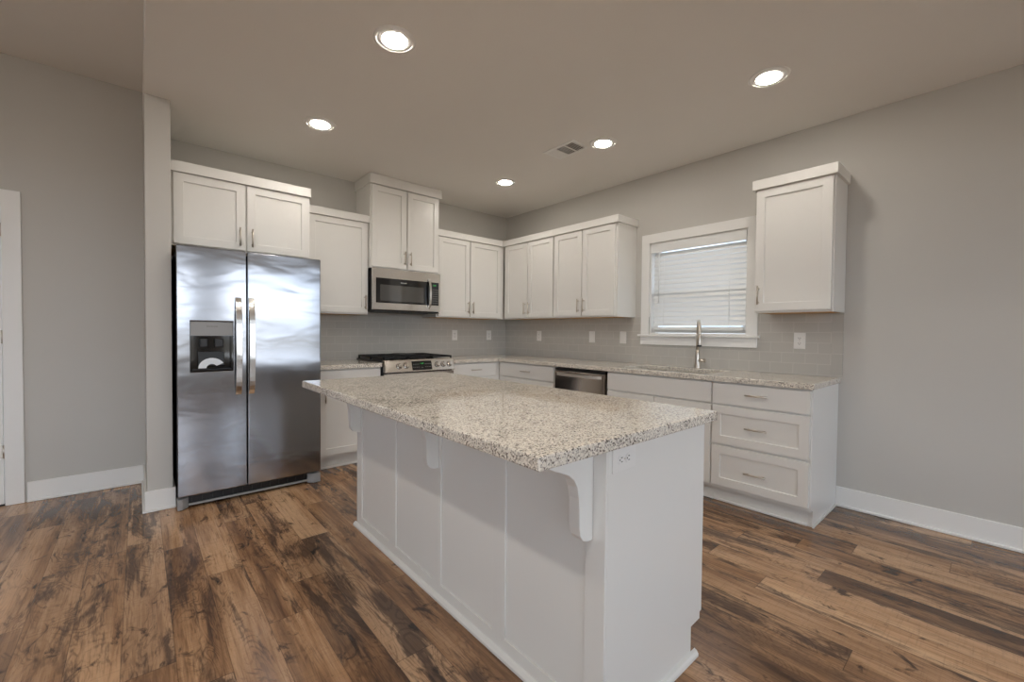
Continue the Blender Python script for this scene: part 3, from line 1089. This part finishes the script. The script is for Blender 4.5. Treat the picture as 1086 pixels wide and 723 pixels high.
for xa in (FXL + 0.05, FXR - 0.09):
    fsh(MB().lathe([(0.02, 0.0), (0.02, 0.031)], (xa, -0.14, 0), 'z', 14)).build('leveling_foot', M_black, fr)

# fan shaped pale leaflet standing in the dispenser
m = MB()
cx, cz, y0 = (x0 + x1) / 2 - 0.002, 0.948, FYF + 0.012
arc = [(cx + math.cos(a) * 0.076, cz + math.sin(a) * 0.076 * 0.9) for a in [math.radians(28 + i * 152 / 16) for i in range(17)]]
inn = [(cx + math.cos(a) * 0.030, cz + math.sin(a) * 0.027) for a in [math.radians(180 - i * 152 / 12) for i in range(13)]]
m.prism(arc + inn, y0, y0 + 0.0012, 'y')
lf = tag(m.build('leaflet', M_paper), 'pale fan-shaped leaflet standing in the black dispenser recess', 'leaflet')

# ------------------------------------------------------------------ microwave
MX0, MX1, MZ0, MZ1, MYF = -2.0395, -1.2815, 1.4105, 1.8315, -0.407
mo = thing('microwave', 'stainless over-the-range microwave hanging under the tallest cabinet', 'microwave', ((MX0 + MX1) / 2, 0, MZ0))
fo2 = Vector((-(MX0 + MX1) / 2, 0, -MZ0))


def msh(mb):
    bmesh.ops.translate(mb.bm, verts=mb.bm.verts, vec=fo2)
    return mb


msh(MB().box(MX0 + 0.002, MX1 - 0.002, MYF + 0.03, -0.012, MZ0 + 0.003, MZ1 - 0.001)).build('body', M_black, mo)
m = MB().panel(MX0, MX1, MZ0 + 0.012, MZ1 - 0.002, MYF, 0.028, hole=(-2.004, -1.299, 1.491, 1.734), depth=0.006)
ff = msh(m).build('front_frame', M_steel, mo, bevel=0.003)
m = MB().panel(-2.0035, -1.414, 1.4915, 1.7335, MYF + 0.0008, 0.005, hole=(-1.962, -1.478, 1.510, 1.672), depth=0.002)
gd = msh(m).build('door_glass', M_glass_blk, mo)
msh(MB().box(-1.961, -1.479, MYF + 0.0018, MYF + 0.0027, 1.511, 1.671)).build('door_window', M_oven_win, gd)
text_mesh('lettering', 'FRIGIDAIRE', 0.0135, M_silver_ink, gd, Matrix.Translation(Vector((-1.71, MYF + 0.0003, 1.700)) + fo2) @ FACE_Y)
kp = msh(MB().box(-1.4125, -1.2995, MYF + 0.0008, MYF + 0.0058, 1.4915, 1.7335)).build('control_panel', M_glass_blk, mo)
text_mesh('clock_display', '12:00', 0.017, M_green, kp, Matrix.Translation(Vector((-1.352, MYF + 0.0003, 1.703)) + fo2) @ FACE_Y)
bt = MB()
for r in range(7):
    for c_ in range(4):
        bt.box(-1.394 + c_ * 0.0235, -1.379 + c_ * 0.0235, MYF + 0.0002, MYF + 0.0008, 1.510 + r * 0.0235, 1.521 + r * 0.0235)
msh(bt).build('keypad', M_ink, kp)
pts = []
for i in range(21):
    u = i / 20
    pts.append((1.452 + 0.318 * u, MYF - 0.003 - 0.040 * math.sin(PI * u) ** 0.5))
m = MB().prism([(yy, z) for z, yy in pts] + [(min(yy + 0.013, MYF - 0.0004), z) for z, yy in pts[::-1]], -1.432, -1.408, 'x')
msh(m).build('door_handle', M_chrome, mo, bevel=0.005, seg=3)
m = MB()
m.box(MX0 + 0.006, MX1 - 0.006, MYF + 0.004, -0.02, MZ0 - 0.004, MZ0 + 0.0028)
for k in range(2):
    m.box(MX0 + 0.08 + k * 0.34, MX0 + 0.33 + k * 0.34, -0.30, -0.16, MZ0 - 0.008, MZ0 - 0.0042)
msh(m).build('vent_base', M_black, mo)

# ------------------------------------------------------------------ range
RX0, RX1 = -2.0395, -1.2815
ra = thing('range', 'stainless slide-in gas range with five knobs and black grates', 'range', ((RX0 + RX1) / 2, -0.33, 0))
fo3 = Vector((-(RX0 + RX1) / 2, 0.33, 0))


def rsh(mb):
    bmesh.ops.translate(mb.bm, verts=mb.bm.verts, vec=fo3)
    return mb


rsh(MB().box(RX0, RX1, -0.645, -0.014, 0.03, 0.905)).build('body', M_dgrey, ra)
ck = rsh(MB().box(RX0 - 0.004, RX1 + 0.004, -0.660, -0.014, 0.9155, 0.928)).build('cooktop', M_black, ra, bevel=0.003)
rsh(MB().box(RX0, RX1, -0.645, -0.014, 0.9052, 0.9153)).build('cooktop_rim', M_steel, ra)
# sloped control panel
PB, PT = (-0.706, 0.826), (-0.672, 0.931)
m = MB().prism([(-0.646, 0.822), (PB[0] + 0.004, 0.822), PB, PT, (PT[0] + 0.008, 0.937), (-0.646, 0.937)][:6], RX0 + 0.001, RX1 - 0.001, 'x')
pn = rsh(m).build('control_panel', M_steel, ra, bevel=0.003)
sl_ = math.atan2(PT[0] - PB[0], PT[1] - PB[1])
RP = Matrix.Rotation(-sl_, 4, 'X')


def on_panel(mb, xc, zf):
    """map geometry built facing -y at the origin onto the sloped panel"""
    yy = PB[0] + (PT[0] - PB[0]) * (zf - PB[1]) / (PT[1] - PB[1])
    mt = Matrix.Translation(Vector((xc, yy, zf)) + fo3) @ RP
    bmesh.ops.transform(mb.bm, matrix=mt, verts=mb.bm.verts)
    return mb


for xk in (-1.897, -1.823, -1.483, -1.411, -1.340):
    kn = on_panel(MB().lathe([(0.0, -0.030), (0.017, -0.030), (0.0185, -0.027), (0.021, -0.006), (0.0245, -0.005), (0.0245, -0.0004)], (0, 0, 0), 'y', 28), xk, 0.881).build('knob', M_steel, ra)
    on_panel(MB().lathe([(0.0250, -0.0003), (0.0285, -0.0003), (0.0285, -0.0035), (0.0250, -0.0035)], (0, 0, 0), 'y', 28, True), xk, 0.881).build('knob_bezel', M_dgrey, kn)
    on_panel(MB().box(-0.003, 0.003, -0.0335, -0.0302, -0.016, 0.016), xk, 0.881).build('knob_pointer', M_chrome, kn)
dp = on_panel(MB().box(-0.108, 0.108, -0.0018, -0.0002, -0.046, 0.044), -1.655, 0.879).build('display_panel', M_glass_blk, ra)
yy = PB[0] + (PT[0] - PB[0]) * (0.879 - PB[1]) / (PT[1] - PB[1])
MP = Matrix.Translation(Vector((-1.655, yy, 0.879)) + fo3) @ RP
text_mesh('clock_display', '12:00', 0.017, M_green, dp, MP @ Matrix.Translation((0.0, -0.0022, 0.018)) @ FACE_Y)
m = MB()
for xx in (-0.092, -0.074, -0.056, -0.038, 0.040, 0.058, 0.076, 0.092):
    for zz in (0.010, -0.020):
        m.box(xx - 0.006, xx + 0.006, -0.0023, -0.0019, zz, zz + 0.006)
m.box(-0.012, 0.012, -0.0023, -0.0019, -0.026, -0.018)
bmesh.ops.transform(m.bm, matrix=MP, verts=m.bm.verts)
m.build('touch_keys', M_ink, dp)
# oven door, handle, drawer
od = rsh(MB().panel(RX0 + 0.004, RX1 - 0.004, 0.235, 0.812, -0.690, 0.044, hole=(RX0 + 0.11, RX1 - 0.11, 0.36, 0.66), depth=0.004)).build('oven_door', M_steel, ra, bevel=0.004)
rsh(MB().box(RX0 + 0.112, RX1 - 0.112, -0.6875, -0.6862, 0.362, 0.658)).build('oven_window', M_glass_blk, od)
m = MB().tube([(RX0 + 0.05, -0.735, 0.765), (RX1 - 0.05, -0.735, 0.765)], 0.0115, 16)
for xx in (RX0 + 0.075, RX1 - 0.075):
    m.tube([(xx, -0.6905, 0.765), (xx, -0.735, 0.765)], 0.009, 12)
rsh(m).build('oven_handle', M_steel, od)
rsh(MB().box(RX0 + 0.004, RX1 - 0.004, -0.686, -0.646, 0.075, 0.228)).build('storage_drawer', M_steel, ra, bevel=0.004)
for xx in (RX0 + 0.05, RX1 - 0.05):
    for yv in (-0.6, -0.08):
        rsh(MB().lathe([(0.018, 0.0), (0.018, 0.0298)], (xx, yv, 0), 'z', 14)).build('leveling_foot', M_black, ra)
# burners and grates
for bx, by, br_ in ((-1.86, -0.50, 0.05), (-1.86, -0.19, 0.042), (-1.66, -0.345, 0.055), (-1.46, -0.50, 0.045), (-1.46, -0.19, 0.038)):
    rsh(MB().lathe([(br_, 0.9283), (br_, 0.934), (br_ * 0.8, 0.938), (br_ * 0.8, 0.944), (br_ * 0.72, 0.947), (0.0, 0.947)], (bx, by, 0), 'z', 26)).build('burner', M_iron, ra)
for gx0, gx1, cen in ((-2.035, -1.790, -1.86), (-1.786, -1.534, -1.66), (-1.530, -1.286, -1.46)):
    m = MB()
    zt = 0.966
    hb = 0.006
    for yv in (-0.640, -0.345, -0.050):
        m.box(gx0, gx1, yv - hb, yv + hb, zt - 0.016, zt)
    for xx in (gx0 + hb, gx1 - hb):
        m.box(xx - hb, xx + hb, -0.646, -0.044, zt - 0.016, zt)
    for yv in (-0.575, -0.495, -0.420, -0.270, -0.190, -0.115):
        m.box(gx0, gx1, yv - 0.004, yv + 0.004, zt - 0.014, zt)
    m.box((gx0 + gx1) / 2 - 0.005, (gx0 + gx1) / 2 + 0.005, -0.646, -0.044, zt - 0.015, zt)
    for xx in (gx0 + hb, gx1 - hb):
        for yv in (-0.640, -0.345, -0.050):
            m.box(xx - hb, xx + hb, yv - hb, yv + hb, 0.9283, zt - 0.016)
    rsh(m).build('grate', M_iron, ra)
m = MB().prism([(math.cos(a) * 0.115 * 1.0 - 1.66, math.sin(a) * 0.18 - 0.30) for a in [2 * PI * i / 32 for i in range(32)]], 0.9665, 0.974, 'z')
rsh(m).build('griddle_plate', M_iron, ra, bevel=0.002)

# ------------------------------------------------------------------ dishwasher
DY0, DY1 = -1.505, -2.135
dw = thing('dishwasher', 'stainless dishwasher with bar handle between white base cabinets', 'dishwasher', (0, DY0, 0), NX)
wd_ = DY0 - DY1
MB().box(0.003, wd_ - 0.003, -0.57, -0.03, 0.03, 0.868).build('body', M_dgrey, dw)
dd = MB().box(0.014, wd_ - 0.016, -0.640, -0.572, 0.125, 0.842).build('door', M_dsteel, dw, bevel=0.004)
MB().box(0.010, wd_ - 0.010, -0.632, -0.572, 0.8435, 0.866).build('control_strip', M_black, dw, bevel=0.002)
m = MB()
pts = []
for i in range(17):
    u = i / 16
    pts.append((0.045 + (wd_ - 0.09) * u, -0.643 - 0.036 * math.sin(PI * u) ** 0.4))
m.prism([(a, b_) for a, b_ in pts] + [(a, min(b_ + 0.014, -0.6404)) for a, b_ in pts[::-1]], 0.796, 0.822, 'z')
m.build('door_handle', M_satin, dd, bevel=0.005, seg=3)
MB().box(0.01, wd_ - 0.01, -0.565, -0.52, 0.012, 0.12).build('toe_panel', M_black, dw)
for xx in (0.05, wd_ - 0.05):
    for yv in (-0.5, -0.1):
        MB().lathe([(0.016, 0.0), (0.016, 0.0298)], (xx, yv, 0), 'z', 12).build('leveling_foot', M_black, dw)


# ------------------------------------------------------------------ ceiling fixtures
def can(label, x, y, z, lens, group):
    c = thing('recessed_light', label, 'light', (x, y, z), 0, group)
    MB().lathe([(0.0645, -0.0005), (0.109, -0.0005), (0.109, -0.004), (0.104, -0.0072), (0.094, -0.0078), (0.091, -0.0052), (0.084, -0.0050), (0.0815, -0.0062), (0.0645, -0.0070)], (0, 0, 0), 'z', 48, True).build('trim_ring', M_trim, c)
    MB().lathe([(0.0, -0.0088), (0.0635, -0.0088), (0.0640, -0.0084), (0.0640, -0.001), (0.0, -0.001)], (0, 0, 0), 'z', 40).build('lens', lens, c)
    return c


GC = 'recessed ceiling lights'
XA, XB = -2.730, -0.919
p0 = can('lit recessed ceiling light nearest above the refrigerator side of the island', XA, -2.310, HK, M_lens, GC)
copy_tree(p0, (XA, -1.082, HK), 'lit recessed ceiling light in front of the refrigerator cabinet')
copy_tree(p0, (XB, -1.062, HK), 'smallest-looking lit recessed ceiling light, nearest the inside corner')
copy_tree(p0, (XB, -2.285, HK), 'lit recessed ceiling light beside the ceiling vent')
copy_tree(p0, (XB, -3.490, HK), 'lit recessed ceiling light nearest the lone cabinet right of the window')
copy_tree(p0, (XA, -3.520, HK), 'lit recessed ceiling light over the near end of the island')
p1 = can('lit recessed living room light beyond the left edge of the photo, nearer the door', -4.57, -2.7, HL, M_lens2, 'living room lights')
copy_tree(p1, (-4.57, -4.3, HL), 'lit recessed living room light beyond the left edge of the photo, beside the camera')

# supply vent
vt = thing('ceiling_vent', 'small white rectangular air vent in the ceiling by a light', 'vent', (-1.045, -2.0, HK))
VW, VL = 0.105, 0.165
m = MB().cells([-VW, -VW + 0.028, VW - 0.028, VW], [-VL, -VL + 0.028, VL - 0.028, VL],
               lambda u, v: not (abs(u) < VW - 0.028 and abs(v) < VL - 0.028), -0.007, -0.0006)
m.build('frame', M_trim, vt, bevel=0.002)
MB().box(-VW + 0.027, VW - 0.027, -VL + 0.027, VL - 0.027, -0.0016, -0.0006).build('duct_shade_sheet', M_vent_dark, vt)  # flat dark sheet; the shade of the hollow duct is in its colour
m = MB()
n_b = 15
for i in range(n_b):
    yy = -VL + 0.036 + i * (2 * VL - 0.072) / (n_b - 1)
    bank = i // 5
    sh = (0.009, 0.0, -0.010)[bank]
    m.prism([(yy - 0.0008 - sh, -0.0085), (yy + 0.0008 - sh, -0.0085), (yy + 0.0008 + sh, -0.0018), (yy - 0.0008 + sh, -0.0018)], -VW + 0.028, VW - 0.028, 'x')
for yy in (-0.046, 0.046):
    m.box(-VW + 0.028, VW - 0.028, yy - 0.003, yy + 0.003, -0.0070, -0.0018)
m.build('louver_blades', M_trim, vt)
MB().tube([(0.070, -0.085, -0.0072), (0.070, -0.085, -0.020)], 0.006, 10).build('damper_lever', M_trim, vt)
